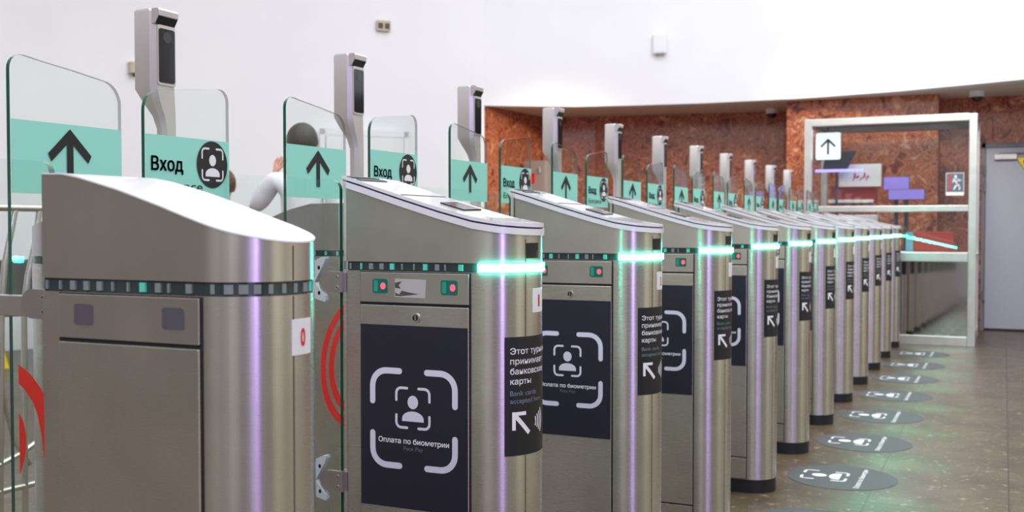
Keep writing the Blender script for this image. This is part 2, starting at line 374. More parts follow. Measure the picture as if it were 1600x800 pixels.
# white door faint on the curved wall
mb = MB(); a = math.radians(-128.7 + 180)
wd = empty('door_2', (-6.03, 9.33, 0), a); tag(wd, 'white flush door in the white curved wall', kind='structure')
mb.box((-.42, -.03, 0.01), (.42, -.004, 1.98), M['plaster']); mb.build('door_leaf', wd, bevel=.004)
mb = MB(); mb.box((-.48, -.02, 0), (-.43, -.002, 2.05), M['plaster']); mb.box((.43, -.02, 0), (.48, -.002, 2.05), M['plaster']); mb.box((-.48, -.02, 1.99), (.48, -.002, 2.05), M['plaster']); mb.build('door_frame', wd, weld=False)

# ------------------------------------------------------------------ turnstile geometry (local: x towards the entrance, front arc centre at 0)
R = .095
XR = -.302
def half_w(x, R_=None, xr=XR, ch=.024):
    R_ = R_ or R
    if x > 0: return math.sqrt(max(R_ * R_ - x * x, 0))
    if x < xr + ch: return R_ - ch + (x - xr)
    return R_
def stations(xr=XR, ch=.024, n=14, extra=()):
    xs = [xr, xr + ch] + [e for e in extra] + [0.0]
    xs = sorted(set(xs))
    return xs + [R * math.sin(PI / 2 * i / n) for i in range(1, n + 1)]
MIDS = (-.24, -.21, -.18, -.144, -.11, -.07, -.03)
def loft(mb, zb, zt, mat, off=0.0, xs=None, flip=None, top=None, xr=XR):
    """solid with the pillar's rounded plan between heights zb(x) and zt(x); off grows the outline"""
    xs = xs or stations(extra=MIDS, xr=xr); k = (R + off) / R
    V = []; n = len(xs)
    for x in xs:
        xx = x * k if x > 0 else (x - off if x == xr else x)
        h = max(half_w(x, R, xr) + off * (1 if x <= 0 else half_w(x, R, xr) / R), .0004)
        q = (lambda y: y)
        X = xx if flip is None else flip - xx
        V += [(X, -h, zb(x)), (X, h, zb(x)), (X, h, zt(x)), (X, -h, zt(x))]
    side = []; tp = []
    for i in range(n - 1):
        a, b = i * 4, i * 4 + 4
        side += [(a, b, b + 1, a + 1), (a, a + 3, b + 3, b), (a + 1, b + 1, b + 2, a + 2)]; tp += [(a + 3, a + 2, b + 2, b + 3)]
    side += [(0, 1, 2, 3), ((n - 1) * 4, (n - 1) * 4 + 3, (n - 1) * 4 + 2, (n - 1) * 4 + 1)]
    if top is None or top is mat: mb.mesh(V, side + tp, mat)
    else: mb.mesh(V, side, mat); mb.mesh(V, tp, top)
cst = lambda z: (lambda x: z)
def interp(tab):
    def f(x):
        if x <= tab[0][0]: return tab[0][1]
        for (a, b), (c, d_) in zip(tab, tab[1:]):
            if x <= c: return b + (d_ - b) * (x - a) / (c - a)
        return tab[-1][1]
    return f
prof = interp([(-.302, 1.131), (-.27, 1.125), (-.21, 1.106), (-.144, 1.086), (-.07, 1.0645), (0, 1.0465), (.05, 1.038), (.095, 1.033)])
prof0 = interp([(-.302, 1.121), (-.25, 1.121), (-.226, 1.1185), (-.147, 1.099), (-.08, 1.079), (-.018, 1.0585), (.03, 1.044), (.08, 1.031), (.095, 1.0275)])
prof_rear = interp([(-.302, 1.118), (-.18, 1.117), (-.11, 1.102), (-.05, 1.083), (0, 1.062), (.05, 1.050), (.095, 1.042)])
cyl = lambda az, z, r: (r * math.cos(math.radians(az)), r * math.sin(math.radians(az)), z)
def arc_patch(mb, az0, az1, z0, z1, r, mat, n=12):
    for i in range(n):
        a, b = az0 + (az1 - az0) * i / n, az0 + (az1 - az0) * (i + 1) / n
        mb.face([cyl(a, z0, r), cyl(b, z0, r), cyl(b, z1, r), cyl(a, z1, r)], mat)
def arc_slab(mb, az0, az1, z0, z1, r0, r1, mat, n=12):
    arc_patch(mb, az0, az1, z0, z1, r1, mat, n)
    for i in range(n):
        a, b = az0 + (az1 - az0) * i / n, az0 + (az1 - az0) * (i + 1) / n
        mb.face([cyl(a, z1, r0), cyl(b, z1, r0), cyl(b, z1, r1), cyl(a, z1, r1)], mat); mb.face([cyl(a, z0, r0), cyl(b, z0, r0), cyl(b, z0, r1), cyl(a, z0, r1)], mat)
    for a in (az0, az1): mb.face([cyl(a, z0, r0), cyl(a, z0, r1), cyl(a, z1, r1), cyl(a, z1, r0)], mat)

SIDE = lambda u, v, d_: (u, -R - d_, v)                 # the near side face: u along x, v height, d outwards
def put(mb, polys, fn, mat):
    for p in polys: mb.face([fn(u, v) for u, v in p], mat)
def put_text(mb, tv, fn, mat, u0, v0):
    V, Fc = tv; mb.mesh([fn(u0 + u, v0 + v) for u, v in V], Fc, mat)

def rrect(x0, x1, y0, y1, r, n=5):
    P = []
    for cx, cy, a in ((x1 - r, y1 - r, 0), (x0 + r, y1 - r, 90), (x0 + r, y0 + r, 180), (x1 - r, y0 + r, 270)):
        P += arc_pts(cx, cy, r, a, a + 90, n)
    return P

def body_parts(t, lit, stickers):
    sm = -25 if lit else -11
    mb = MB(); loft(mb, cst(0), cst(.054), M['black'], off=-.002); mb.build('plinth', t, smooth=40)
    mb = MB(); loft(mb, cst(.054), cst(.963), M['steel_v']); b = mb.build('front_pillar', t, smooth=40)
    mb = MB(); mb.box((-.2475, -R - .0006, .056), (-.001, -R + .002, .962), M['gap'])
    arc_slab(mb, sm - .7, sm + .7, .056, .962, R - .001, R + .0004, M['groove'], 1); mb.build('seam', b, weld=False)
    # side strip with two sensor windows
    mb = MB(); mb.box((-.245, -R - .004, .902), (-.0045, -R, .9605), M['steel_h']); s = mb.build('sensor_strip', b, bevel=.001)
    for x0, x1 in ((-.216, -.182), (-.064, -.028)):
        mb = MB(); P = rrect(x0, x1, .920, .948, .004)
        mb.extrude(P, SIDE, .0035, .0046, M['sens'] if lit else M['sens_dull'])
        if lit:
            cx = x1 - .010; mb.extrude([(cx + .0055 * math.cos(2 * PI * k / 12), .934 + .0065 * math.sin(2 * PI * k / 12)) for k in range(12)], SIDE, .0046, .0056, M['led_red'])
            mb.extrude(rrect(x0 + .003, x0 + .012, .923, .945, .002), SIDE, .0046, .005, M['sens_lit'])
        mb.build('sensor_window', s, weld=False)
    # service door
    mb = MB(); mb.box((-.245, -R - .0045, .143), (-.0045, -R, .897), M['steel_v']); dr = mb.build('service_door', b, bevel=.0015)
    mb = MB(); mb.box((-.245, -R - .004, .058), (-.0045, -R, .138), M['steel_v']); mb.build('kick_panel', b, bevel=.001)
    if stickers:
        mb = MB(); circ = lambda r: [(-.118 + r * math.cos(2 * PI * k / 20), .8745 + r * math.sin(2 * PI * k / 20)) for k in range(20)]
        mb.extrude(circ(.0085), SIDE, .004, .0075, M['steel_p']); mb.extrude(circ(.006), SIDE, .0075, .0079, M['black'])
        mb.extrude([(-.1192, .870), (-.1168, .870), (-.1168, .879), (-.1192, .879)], SIDE, .0079, .0083, M['steel_p']); mb.build('door_lock', dr, weld=False)
        mb = MB(); mb.extrude([(-.2435, .502), (-.006, .502), (-.006, .8585), (-.2435, .8585)], SIDE, .0045, .0052, M['navy'])
        L1 = lambda u, v: SIDE(u, v, .0058)
        put(mb, brackets(.0915, .0925, .061, .031, .0122, -.1245, .677), L1, M['lav'])
        put(mb, brackets(.0368, .0385, .024, .0105, .0052, -.1252, .699), L1, M['lav'])
        put(mb, figure(.0117, -.125, .7105), L1, M['lav'])
        put_text(mb, fit_text('Оплата по биометрии', .157, .0098, .018, 'CENTER'), L1, M['printw'], -.1243, .6290)
        put_text(mb, fit_text('Face Pay', .0425, .0072, 0, 'CENTER'), L1, M['printd'], -.1243, .6165)
        mb.build('face_pay_sticker', dr, weld=False)
        mb = MB(); arc_slab(mb, -52, 50, .617, .842, R, R + .0006, M['charcoal'], 20)
        dc = lambda u, v: cyl(-45.5 + math.degrees(u / (R + .001)), v, R + .0011)
        for s_, z, w in (('Этот турникет', .8095, .128), ('принимает', .7905, .094), ('банковские', .7715, .096), ('карты', .7525, .0485)):
            put_text(mb, fit_text(s_, w, .0112, .014), dc, M['printw'], 0, z)
        for s_, z, w in (('Bank cards', .731, .064), ('accepted here', .7165, .083)):
            put_text(mb, fit_text(s_, w, .0092, 0), dc, M['printg'], 0, z)
        for a in range(6):
            f0, f1 = a / 6, (a + 1) / 6; X0 = lambda f, d_: .008 + .035 * f + d_; Z0 = lambda f, d_: .696 - .038 * f + d_
            put(mb, [[(X0(f0, -.003), Z0(f0, -.003)), (X0(f1, -.003), Z0(f1, -.003)), (X0(f1, .003), Z0(f1, .003)), (X0(f0, .003), Z0(f0, .003))],
                     [(.004 + .031 * f0, .693), (.004 + .031 * f1, .693), (.004 + .031 * f1, .7), (.004 + .031 * f0, .7)]], dc, M['printw'])
        put(mb, [[(.004, .6655), (.0115, .6655), (.0115, .694), (.004, .694)]], dc, M['printw'])
        for i in range(4): put(mb, ring_poly(.044, .678, .018 + .0078 * i, .0215 + .0078 * i, -26 - 2 * i, 26 + 2 * i, 5), dc, M['printw'])
        mb.build('card_sticker', b, weld=False)
    return b

def light_band(t, lit):
    mb = MB(); loft(mb, cst(.963), cst(.981), M['led_off'], off=-.003)
    rnd = random.Random(7)
    for i in range(11):
        x = -.27 + i * .024 + rnd.uniform(-.006, .006); mb.box((x, -R - .0005, .966), (x + rnd.choice((.003, .005, .009)), -R + .004, .978), M['teal_tick'] if (lit and i % 3 == 1 or i == 7) else M['clearseg'])
    for i in range(0 if lit else 13):
        arc_slab(mb, -84 + i * 12.5, -84 + i * 12.5 + rnd.choice((4, 6, 8)), .966, .978, R - .004, R - .0015, M['teal_tick'] if i > 7 else M['clearseg'], 2)  # unlit band: glowing ticks colour in reflected teal
    b = mb.build('clear_band', t, weld=False)
    if lit:
        mb = MB(); arc_slab(mb, -82, 82, .9645, .9795, R - .004, R + .0042, M['led'], 26); lb = mb.build('lit_band', b, weld=False)
        l = bpy.data.lights.new('floor_patch_spot', 'SPOT'); l.energy = 75; l.color = (.0, 1, .58); l.spot_size = math.radians(22); l.spot_blend = 1.0; l.shadow_soft_size = .02
        lo = bpy.data.objects.new('floor_patch_spot', l); C.objects.link(lo); lo.parent = lb; lo.location = (R + .01, 0, .965)  # extra spot added to throw a teal patch on the floor
        lo.rotation_euler = Vector((.42, -.05, -.965)).to_track_quat('-Z', 'Y').to_euler()

def tag_plate(t, digit):
    mb = MB(); arc_slab(mb, -13, 13, .886, .932, R, R + .0008, M['paper'], 8)
    if digit:
        w = .0095 if digit != '1' else .006
        put_text(mb, fit_text(digit, w, .022, .03, 'CENTER'), lambda u, v: cyl(math.degrees(u / R), v, R + .0013), M['red'], 0, .8975)
    mb.build('number_tag', t, weld=False)

def head_parts(t, lid):
    p = prof if lid else prof0
    mb = MB(); loft(mb, cst(.981), p, M['steel_h'], top=None if lid else M['white'])
    if not lid:
        loft(mb, lambda x: p(x) - .0005, lambda x: p(x) + .0015, M['white'], off=.0008)  # white cap colours in ceiling glare on the bare steel top
    h = mb.build('head', t, smooth=35, weld=False)
    mb = MB(); sm = -25 if lid else -11; arc_slab(mb, sm - .7, sm + .7, .982, 1.026, R - .001, R + .0004, M['groove'], 1); mb.build('seam', h, weld=False)
    if lid:
        mb = MB(); loft(mb, lambda x: p(x), lambda x: p(x) + .012, M['white'], off=.004); rim = mb.build('lid', t, smooth=35)
        mb = MB(); loft(mb, lambda x: p(x) + .012, lambda x: p(x) + .0155, M['gasket'], off=.001); mb.build('gasket', rim, smooth=35)
        mb = MB(); loft(mb, lambda x: p(x) + .0155, lambda x: p(x) + .022, M['white'], off=.003, top=M['plate']); mb.build('top_plate', rim, smooth=35)
        def deck(name, x0, x1, y0, y1, h_, mat, skew=0):
            mb = MB(); zt = lambda x: p(x) + .022
            V = []
            for x, y in ((x0, y0), (x1 + skew, y0), (x1, y1), (x0 - skew, y1)): V += [(x, y, zt(x) - .001), (x, y, zt(x) + h_)]
            mb.mesh(V, [(0, 2, 4, 6), (1, 7, 5, 3), (0, 1, 3, 2), (2, 3, 5, 4), (4, 5, 7, 6), (6, 7, 1, 0)], mat); return mb.build(name, rim)
        deck('ticket_slot', -.285, -.274, -.085, .02, .0012, M['black'], .004); deck('ticket_slot', -.262, -.255, -.085, .02, .0012, M['black'], .004)
        deck('joint_line', -.157, -.155, -.09, .09, .0008, M['gap'])
        deck('card_reader', -.100, -.055, -.035, .055, .0028, M['dark_glass'], .008)
        mb = MB(); arc_slab(mb, -24, -2, .990, 1.019, R - .001, R + .0012, M['black'], 5)
        a0 = cyl(-22, .992, R + .0016); a1 = cyl(-4, .992, R + .0016); a2 = cyl(-4, 1.006, R + .0016); mb.face([a0, a1, a2], M['groove']); mb.build('card_slot', h, weld=False)

BOOM = [(-0.322, 0.0505), (-0.3312, 0.0494), (-0.3476, 0.0415), (-0.3629, 0.0296), (-0.3654, 0.012), (-0.3596, -0.0093), (-0.3562, -0.0268), (-0.3434, -0.0352), (-0.3225, -0.0404), (-0.3213, -0.0365), (-0.3236, -0.0288), (-0.3305, -0.0203), (-0.3386, -0.0108), (-0.3479, -0.0013), (-0.3431, 0.0066), (-0.3337, 0.0223), (-0.3244, 0.0379), (-0.3213, 0.0457)]
def bracket(t, zc, clip, ypl, bar=False, dx=0.0):
    Q = lambda u, v, d_: (u + dx, ypl - d_, v + zc)
    mb = MB(); P = arc_pts(-.319, 0, .0205, 90, 270, 10) + [(-.286, -.0205), (-.286, .0205)]
    mb.extrude(P, Q, .004, .012, M['bracket']); mb.extrude([(-.3045, -.018), (-.28, -.018), (-.28, .018), (-.3045, .018)], Q, -.03, .004, M['bracket'])
    b = mb.build('glass_bracket', t, smooth=35, weld=False)
    for v in (-.0105, .0098):
        mb = MB(); mb.extrude([(-.297 + .0036 * math.cos(2 * PI * k / 14), v + .0036 * math.sin(2 * PI * k / 14)) for k in range(14)], Q, .012, .0132, M['steel_p'])
        mb.extrude([(-.297 + .0016 * math.cos(2 * PI * k / 6), v + .0016 * math.sin(2 * PI * k / 6)) for k in range(6)], Q, .0132, .0134, M['black']); mb.build('screw', b, weld=False)
    if clip:
        mb = MB(); mb.extrude(BOOM, Q, .003, .016, M['clip'])
        for u, v in ((-.3372, .028), (-.3368, -.0227)):
            mb.extrude([(u + .0032 * math.cos(2 * PI * k / 12), v + .0042 * math.sin(2 * PI * k / 12)) for k in range(12)], Q, .016, .0162, M['black'])
        mb.build('glass_clip', t, weld=False)

def side_pane(t, y, x1):
    """clear glass between the front pillar and the gate hinge"""
    P = [(-.6, .10), (x1, .10)] + arc_pts(x1 - .022, 1.144 - .022, .022, 0, 80, 6) + [(-.6, 1.162)]
    fn = lambda u, v, d_: (u, y + d_, v); mb = MB()
    def sd(i, a, b): return M['edge'] if abs(a[0] - b[0]) < .004 else M['edge_light']
    mb.extrude(P, fn, -.005, .005, M['glass'], sd); mb.build('side_pane', t, weld=False)

def rear_section(t):
    fx = -1.417                                         # mirrored about the gate: arc centre of the rear pillar sits at local x = fx+0
    mb = MB(); loft(mb, cst(0), cst(.054), M['black'], off=-.002, flip=-1.12); mb.build('plinth', t, smooth=40)
    mb = MB(); loft(mb, cst(.054), cst(.963), M['steel_v'], flip=-1.12); b = mb.build('rear_pillar', t, smooth=40)
    mb = MB(); loft(mb, cst(.963), cst(.981), M['led_off'], off=-.003, flip=-1.12)
    for i in range(7):
        x = -1.12 + .27 - i * .04; mb.box((x, -R - .0005, .966), (x + .006, -R + .004, .978), M['teal_tick'])
    mb.build('clear_band', b, weld=False)
    mb = MB(); loft(mb, cst(.981), prof_rear, M['steel_h'], flip=-1.12); mb.build('rear_head', t, smooth=35)
    # hinge column carrying the gates
    mb = MB(); mb.box((-.625, -.06, 0), (-.565, .06, .98), M['steel_v']); mb.build('hinge_column', t, bevel=.01)

def leaf_poly(rise):
    """gate outline in (s, z): s = 0 at the hinge, .243 at the free edge"""
    w = .243; zt0, zt1 = 1.338, 1.316
    P = [(0, .22), (w, .22)] + arc_pts(w - .042, zt1 - .042, .042, 0, 85, 8) + [(w * .55, zt1 + .0095), (w * .3, zt0 - .006)] + arc_pts(.026, zt0 - .026, .026, 85, 180, 6)
    return P
GX = -.595                                              # gates' plane, local x
def gate(t, kind, m_y, c_hinge):
    """kind 'arrow' opens from this pillar's far side, 'entry' from the next pillar's near side; m_y = passage middle (local y)"""
    s0 = .125 if kind == 'arrow' else -.073
    sg = 1 if kind == 'arrow' else -1
    fn = lambda u, v, d_: (GX + d_, s0 + sg * u, v)
    mb = MB(); P = leaf_poly(0)
    lo_u = 0 if kind == 'arrow' else .243
    def sd(i, a, b): return M['edge'] if abs(a[0] - lo_u) < .012 and abs(b[0] - lo_u) < .012 else M['edge_light']
    mb.extrude(P, fn, -.004, .004, M['glass'], sd); g = mb.build('glass_gate', t, weld=False)
    mb = MB(); B = [(.001, 1.106), (.242, 1.106), (.242, 1.229), (.001, 1.229)]
    mb.extrude(B, fn, .0043, .0053, M['teal'])
    yv = lambda y_, v: (GX + .0068, y_, v)
    if kind == 'arrow':
        ay = s0 + .1215
        put(mb, [[(ay - .007, 1.133), (ay + .007, 1.133), (ay + .007, 1.1935), (ay, 1.2), (ay - .007, 1.1935)],
                 [(ay, 1.221), (ay, 1.2), (ay - .0405, 1.1625), (ay - .0475, 1.176)], [(ay, 1.221), (ay + .0475, 1.176), (ay + .0405, 1.1625), (ay, 1.2)]], yv, M['ink'])
    else:
        y0 = s0 - .243
        put_text(mb, fit_text('Вход', .088, .0262, .02), yv, M['ink'], y0 + .014, 1.160)
        put_text(mb, fit_text('Entrance', .142, .0185, 0), yv, M['ink'], y0 + .016, 1.122)
        cy_, cz_ = y0 + .188, 1.1785
        put(mb, [[(cy_ + .0465 * math.cos(2 * PI * k / 40), cz_ + .0485 * math.sin(2 * PI * k / 40)) for k in range(40)]], yv, M['ink'])
        yv2 = lambda y_, v: (GX + .0073, y_, v)
        put(mb, brackets(.0315, .0325, .02, .008, .0042, cy_, cz_), yv2, M['printw']); put(mb, figure(.0105, cy_, cz_ + .0085), yv2, M['printw'])
    mb.build('sign_band', g, weld=False)
    mb = MB(); m_y = .421 if kind == 'arrow' else -.366; lo, hi = (s0, s0 + .2428) if kind == 'arrow' else (s0 - .2428, s0)
    for r0, r1 in ((.147, .168), (.112, .134)):
        a = math.degrees(math.acos(.054 / r1)); base = 180 if kind == 'arrow' else 0
        put(mb, ring_poly(m_y, .69, r0, r1, base - a, base + a, 40), lambda y_, v: (GX + .0058, min(max(y_, lo), hi), v), M['red'])
    mb.build('ring_emblem', g, weld=False)
    return g

# pitch and positions along the row
XC = -.905
YC = [1.113, 1.860] + [1.87 + .787 * i for i in range(1, 11)]
PITCH = .787
MID = .787 - .356                                       # passage middle measured from this pillar's centre

# plain end turnstile, number 0
R = .086
t0 = empty('turnstile', (XC + .004, YC[0], 0))
tag(t0, 'plain end turnstile with number 0 tag, unlit band and blank steel top whitened as glare', 'turnstile', 'row of turnstiles')
body_parts(t0, False, False); light_band(t0, False); tag_plate(t0, '0'); head_parts(t0, False)
side_pane(t0, -.02, -.332); bracket(t0, .943, False, -.058); rear_section(t0)
m0 = YC[1] - .356 - YC[0]
gate(t0, 'arrow', m0, 0)
g0 = [c for c in t0.children if c.name.startswith('glass_gate')][0]
WAVE = [(1.247, .819), (1.261, .809), (1.275, .795), (1.29, .775), (1.3, .757), (1.309, .73), (1.314, .709), (1.316, .671), (1.317, .637), (1.318, .595), (1.312, .585), (1.305, .627), (1.296, .658), (1.292, .692), (1.284, .73), (1.275, .752), (1.265, .766), (1.256, .779), (1.247, .787)]
LENS = [(1.247, .738), (1.255, .723), (1.26, .698), (1.26, .673), (1.255, .654), (1.247, .635)]
mb = MB(); fn = lambda y, z, d_: (-1.5 - XC + .0056 + d_, y - YC[0], z)
mb.extrude(WAVE, fn, 0, .0004, M['red']); mb.extrude(LENS, fn, 0, .0004, M['red']); mb.build('wave_emblem', g0, weld=False)

# the lit turnstile, built once
R = .095
t1 = empty('turnstile', (XC, YC[1], 0))
body_parts(t1, True, True); light_band(t1, True); tag_plate(t1, '1'); head_parts(t1, True)
side_pane(t1, -.086, -.298); bracket(t1, .940, True, -.092); bracket(t1, .540, True, -.092); rear_section(t1)
gate(t1, 'entry', MID - .787, 0); gate(t1, 'arrow', MID, 0)
[c for c in t1.children if c.name.startswith('glass_gate')][1].location.z = .012
ORD = ['first', 'second', 'third', 'fourth', 'fifth', 'sixth', 'seventh', 'eighth', 'ninth', 'tenth', 'eleventh', 'twelfth']
tag(t1, 'steel turnstile with red number 1 tag, black face pay sticker and lit teal band', 'turnstile', 'row of turnstiles')
for k in range(2, 12):
    c = copy_tree(t1, skip=('number_tag',)); c.location = (XC, YC[k], 0)
    for g in c.children:
        if g.name.startswith('glass_gate'): g.location.z = .022
    if k == 11:                                         # no passage beyond the last one
        for g in [g for g in c.children if g.name.startswith('glass_gate')][1:]:
            for q in list(g.children): bpy.data.objects.remove(q)
            bpy.data.objects.remove(g)
    tag_plate(c, '2' if k == 2 else None)
    lab = ('steel turnstile with red number 2 tag, just behind the one numbered 1' if k == 2 else
           'last steel turnstile of the row, standing against the glass booth' if k == 11 else
           'steel turnstile with lit teal band, %s in the row counted from the plain end one' % ORD[k])
    tag(c, lab, 'turnstile', 'row of turnstiles')

strip1 = [c for b_ in t1.children if b_.name.startswith('front_pillar') for c in b_.children if c.name.startswith('sensor_strip')][0]
M['worn'] = pbr('worn_label', srgb(186, 186, 184), .5); M['worn_dark'] = pbr('worn_label_dark', srgb(84, 76, 70), .6)
mb = MB(); mb.extrude([(-.166, .9135), (-.098, .9125), (-.096, .948), (-.165, .949)], SIDE, .004, .0043, M['worn'])
mb.extrude([(-.165, .922), (-.156, .918), (-.150, .926), (-.135, .923), (-.112, .920), (-.150, .9155), (-.164, .9155)], SIDE, .0043, .0045, M['worn_dark'])
mb.extrude([(-.165, .941), (-.150, .944), (-.157, .936), (-.152, .930), (-.165, .931)], SIDE, .0043, .0045, M['worn_dark']); mb.build('torn_label', strip1, weld=False)

# ------------------------------------------------------------------ face scanners on the rear heads
def scanner():
    t = empty('face_scanner', (0, 0, 0))
    KW = .84; KZ = .985; XB, XF = -.080, 0.0             # local x: back and front of the housing; z from 0 at the foot
    S = lambda u, v, d_: (u, d_, v)
    # stem and housing as one lofted column: (z, x_back, x_front, y0, y1, chamfer)
    rows = [(0, -.038, -.002, .000, .046, .012), (.165, -.038, -.002, .000, .046, .012), (.195, -.045, -.002, -.010, .046, .014), (.228, -.062, -.001, -.030, .043, .016),
            (.258, -.080, .0, -.04, .04, .017), (.440, -.080, .0, -.04, .04, .017), (.446, -.077, -.003, -.037, .037, .017)]
    mb = MB(); V = []; Fc = []
    for z, xb, xf, y0, y1, ch in rows:
        xb, xf, y0, y1, ch, z = xb * KW, xf, y0 * KW, y1 * KW, ch * KW, z * KZ
        V += [(xb, y0 + ch * .6, z), (xb + ch * .6, y0, z), (xf - ch, y0, z), (xf, y0 + ch * .7, z), (xf, y1 - ch * .3, z), (xf - ch * .4, y1, z), (xb + ch * .6, y1, z), (xb, y1 - ch * .6, z)]
    n = 8
    for i in range(len(rows) - 1):
        for k in range(n): Fc.append((i * n + k, i * n + (k + 1) % n, (i + 1) * n + (k + 1) % n, (i + 1) * n + k))
    Fc += [tuple(range(n))[::-1], tuple(range((len(rows) - 1) * n, len(rows) * n))]
    mb.mesh(V, Fc, M['gold']); b = mb.build('housing', t, smooth=30)
    mb = MB(); fr = rrect(-.025, .031, .262, .402, .005)
    mb.extrude(fr, lambda u, v, d_: (d_, u, v), -.002, .003, M['gold']); sfr = mb.build('screen_frame', t, smooth=30, weld=False)
    mb = MB(); mb.extrude(rrect(-.0222, .0275, .268, .394, .006), lambda u, v, d_: (d_, u, v), .003, .0045, M['screen']); mb.build('screen', sfr, weld=False)
    mb = MB(); mb.extrude([(.0025 + .013 * math.cos(2 * PI * k / 24), .374 + .013 * math.sin(2 * PI * k / 24)) for k in range(24)], lambda u, v, d_: (d_, u, v), .0045, .0052, M['lens']); mb.build('camera_lens', sfr, weld=False)
    # visor: a hood above the screen, sloping underside
    mb = MB(); prof_ = [(-.01, .4385), (.009, .4385), (.012, .434), (.011, .422), (0, .4035), (-.01, .4035)]
    mb.extrude(prof_, S, -.031, .032, M['gold'], lambda i, a, b: M['gold']); mb.extrude([(.0005, .4035), (.0110, .4215), (.0116, .4200), (.0010, .4020)], S, -.029, .030, M['black']); mb.build('visor', t, weld=False)
    return t
s1 = scanner()
for k in range(1, 12):
    o = s1 if k == 1 else copy_tree(s1)
    o.location = (-1.75, YC[k] + .012, 1.118); o.scale.z = .975 if k == 1 else 1.012
    tag(o, ('tall face scanner post at the rear of the turnstile numbered 1' if k == 1 else 'face scanner post at the rear of the turnstile numbered 2' if k == 2 else
            'last face scanner post of the row, nearest the glass booth' if k == 11 else
            'face scanner post with black screen, %s from the front of the row' % ORD[k - 1]), 'face scanner', 'face scanner posts on the turnstiles')

# ------------------------------------------------------------------ round floor stickers
def floor_sticker():
    mb = MB(); r = .222
    rim = [(r * math.cos(2 * PI * k / 48), r * math.sin(2 * PI * k / 48)) for k in range(48)]
    mb.extrude(rim, lambda u, v, d_: (u, v, d_), .0003, .0012, M['sticker_grey'])
    fn = lambda u, v: (-v, u, .0017)                   # icon's up points towards the passage (-x)
    put(mb, brackets(.079, .088, .05, .018, .012, 0, .068), fn, M['printw']); put(mb, figure(.027, 0, .091), fn, M['printw'])
    put_text(mb, fit_text('Оплата по биометрии', .35, .021, .03, 'CENTER'), fn, M['printw'], 0, -.088)
    return mb.build('floor_sticker', weld=False)
fs = floor_sticker()
for k in range(3, 11):
    o = fs if k == 3 else fs.copy()
    if k > 3: C.objects.link(o)
    o.location = (-.603, YC[k] + .337, 0)
    tag(o, 'round grey face pay floor sticker at the passage after the %s turnstile' % ORD[k] if k < 10 else 'farthest round grey floor sticker, beside the glass booth', 'floor sticker', 'round stickers on the floor')

# ------------------------------------------------------------------ glass booth at the end of the row
M['alu'] = steel('satin_aluminium', (.70, .69, .66, 1), .38, (4, 4, 4))
M['mirror'] = pbr('polished_steel', (.52, .52, .50, 1), .06, 1)
M['booth_glass'] = thin_glass('booth_glass', (.86, .88, .88), 2.2)
bt = empty('ticket_booth', (0, 10.0, 0)); tag(bt, 'metal framed glass booth at the far end of the turnstile row', 'booth')
XL, XRt = -1.678, -.214; XC2 = -.76
def bar(name, a, b, mat=M['alu'], bev=.004):
    mb = MB(); mb.box(a, b, mat); return mb.build(name, bt, bevel=bev)
bar('corner_post', (XL, 0, 0), (XL + .066, .066, 2.036)); bar('corner_post', (XRt - .066, 0, 0), (XRt, .066, 2.03))
bar('corner_post', (XL, 1.0, 0), (XL + .06, 1.06, 2.036)); bar('corner_post', (XRt - .06, 1.0, 0), (XRt, 1.06, 2.03))
bar('top_rail', (XL + .066, 0, 1.972), (XRt - .066, .06, 2.034)); bar('middle_rail', (XL + .066, 0.004, 1.182), (XRt - .066, .06, 1.236)); bar('counter_rail', (XL + .066, -.03, .742), (XRt - .066, .10, .824)); bar('base_rail', (XL + .066, 0.002, 0), (XRt - .066, .06, .085))
bar('side_rail', (XRt - .055, .066, 1.972), (XRt - .005, 1.0, 2.03)); bar('side_rail', (XRt - .055, .066, 0), (XRt - .005, 1.0, .085)); bar('side_rail', (XRt - .055, .066, .742), (XRt - .005, 1.0, .80))
bar('side_rail', (XL + .005, .066, 1.972), (XL + .055, 1.0, 2.03)); bar('side_rail', (XL + .005, .066, 0), (XL + .055, 1.0, .085))
def tilted(name, x0, x1, z0, z1, mat, th=.006):
    """pane set a touch off plumb, leaning back"""
    tz, tx = .0157, -.0082; zc, xc = (z0 + z1) / 2, (x0 + x1) / 2
    y = lambda x, z: .034 + (z - zc) * tz + (x - xc) * tx
    V = [(x, y(x, z) + d_, z) for d_ in (0, th) for x, z in ((x0, z0), (x1, z0), (x1, z1), (x0, z1))]
    mb = MB(); mb.mesh(V, [(0, 1, 2, 3), (7, 6, 5, 4), (0, 4, 5, 1), (1, 5, 6, 2), (2, 6, 7, 3), (3, 7, 4, 0)], mat); return mb.build(name, bt)
up = tilted('upper_pane', XL + .06, XRt - .06, 1.23, 1.975, M['booth_glass']); tilted('lower_pane', XL + .06, XRt - .06, .82, 1.186, M['booth_glass'])
tilted('kick_panel', XL + .06, XRt - .06, .08, .745, M['mirror'], .01)
mb = MB(); mb.box((XRt - .033, .066, .80), (XRt - .027, 1.0, 1.975), M['booth_glass']); mb.build('side_pane', bt)
mb = MB(); mb.box((XRt - .035, .066, .085), (XRt - .02, 1.0, .742), M['alu']); mb.build('side_panel', bt)
M['roof_in'] = pbr('booth_roof', srgb(96, 112, 116), .6)
mb = MB(); mb.box((XL + .004, .066, 1.985), (XRt - .004, 1.06, 2.025), M['roof_in']); mb.build('roof', bt)
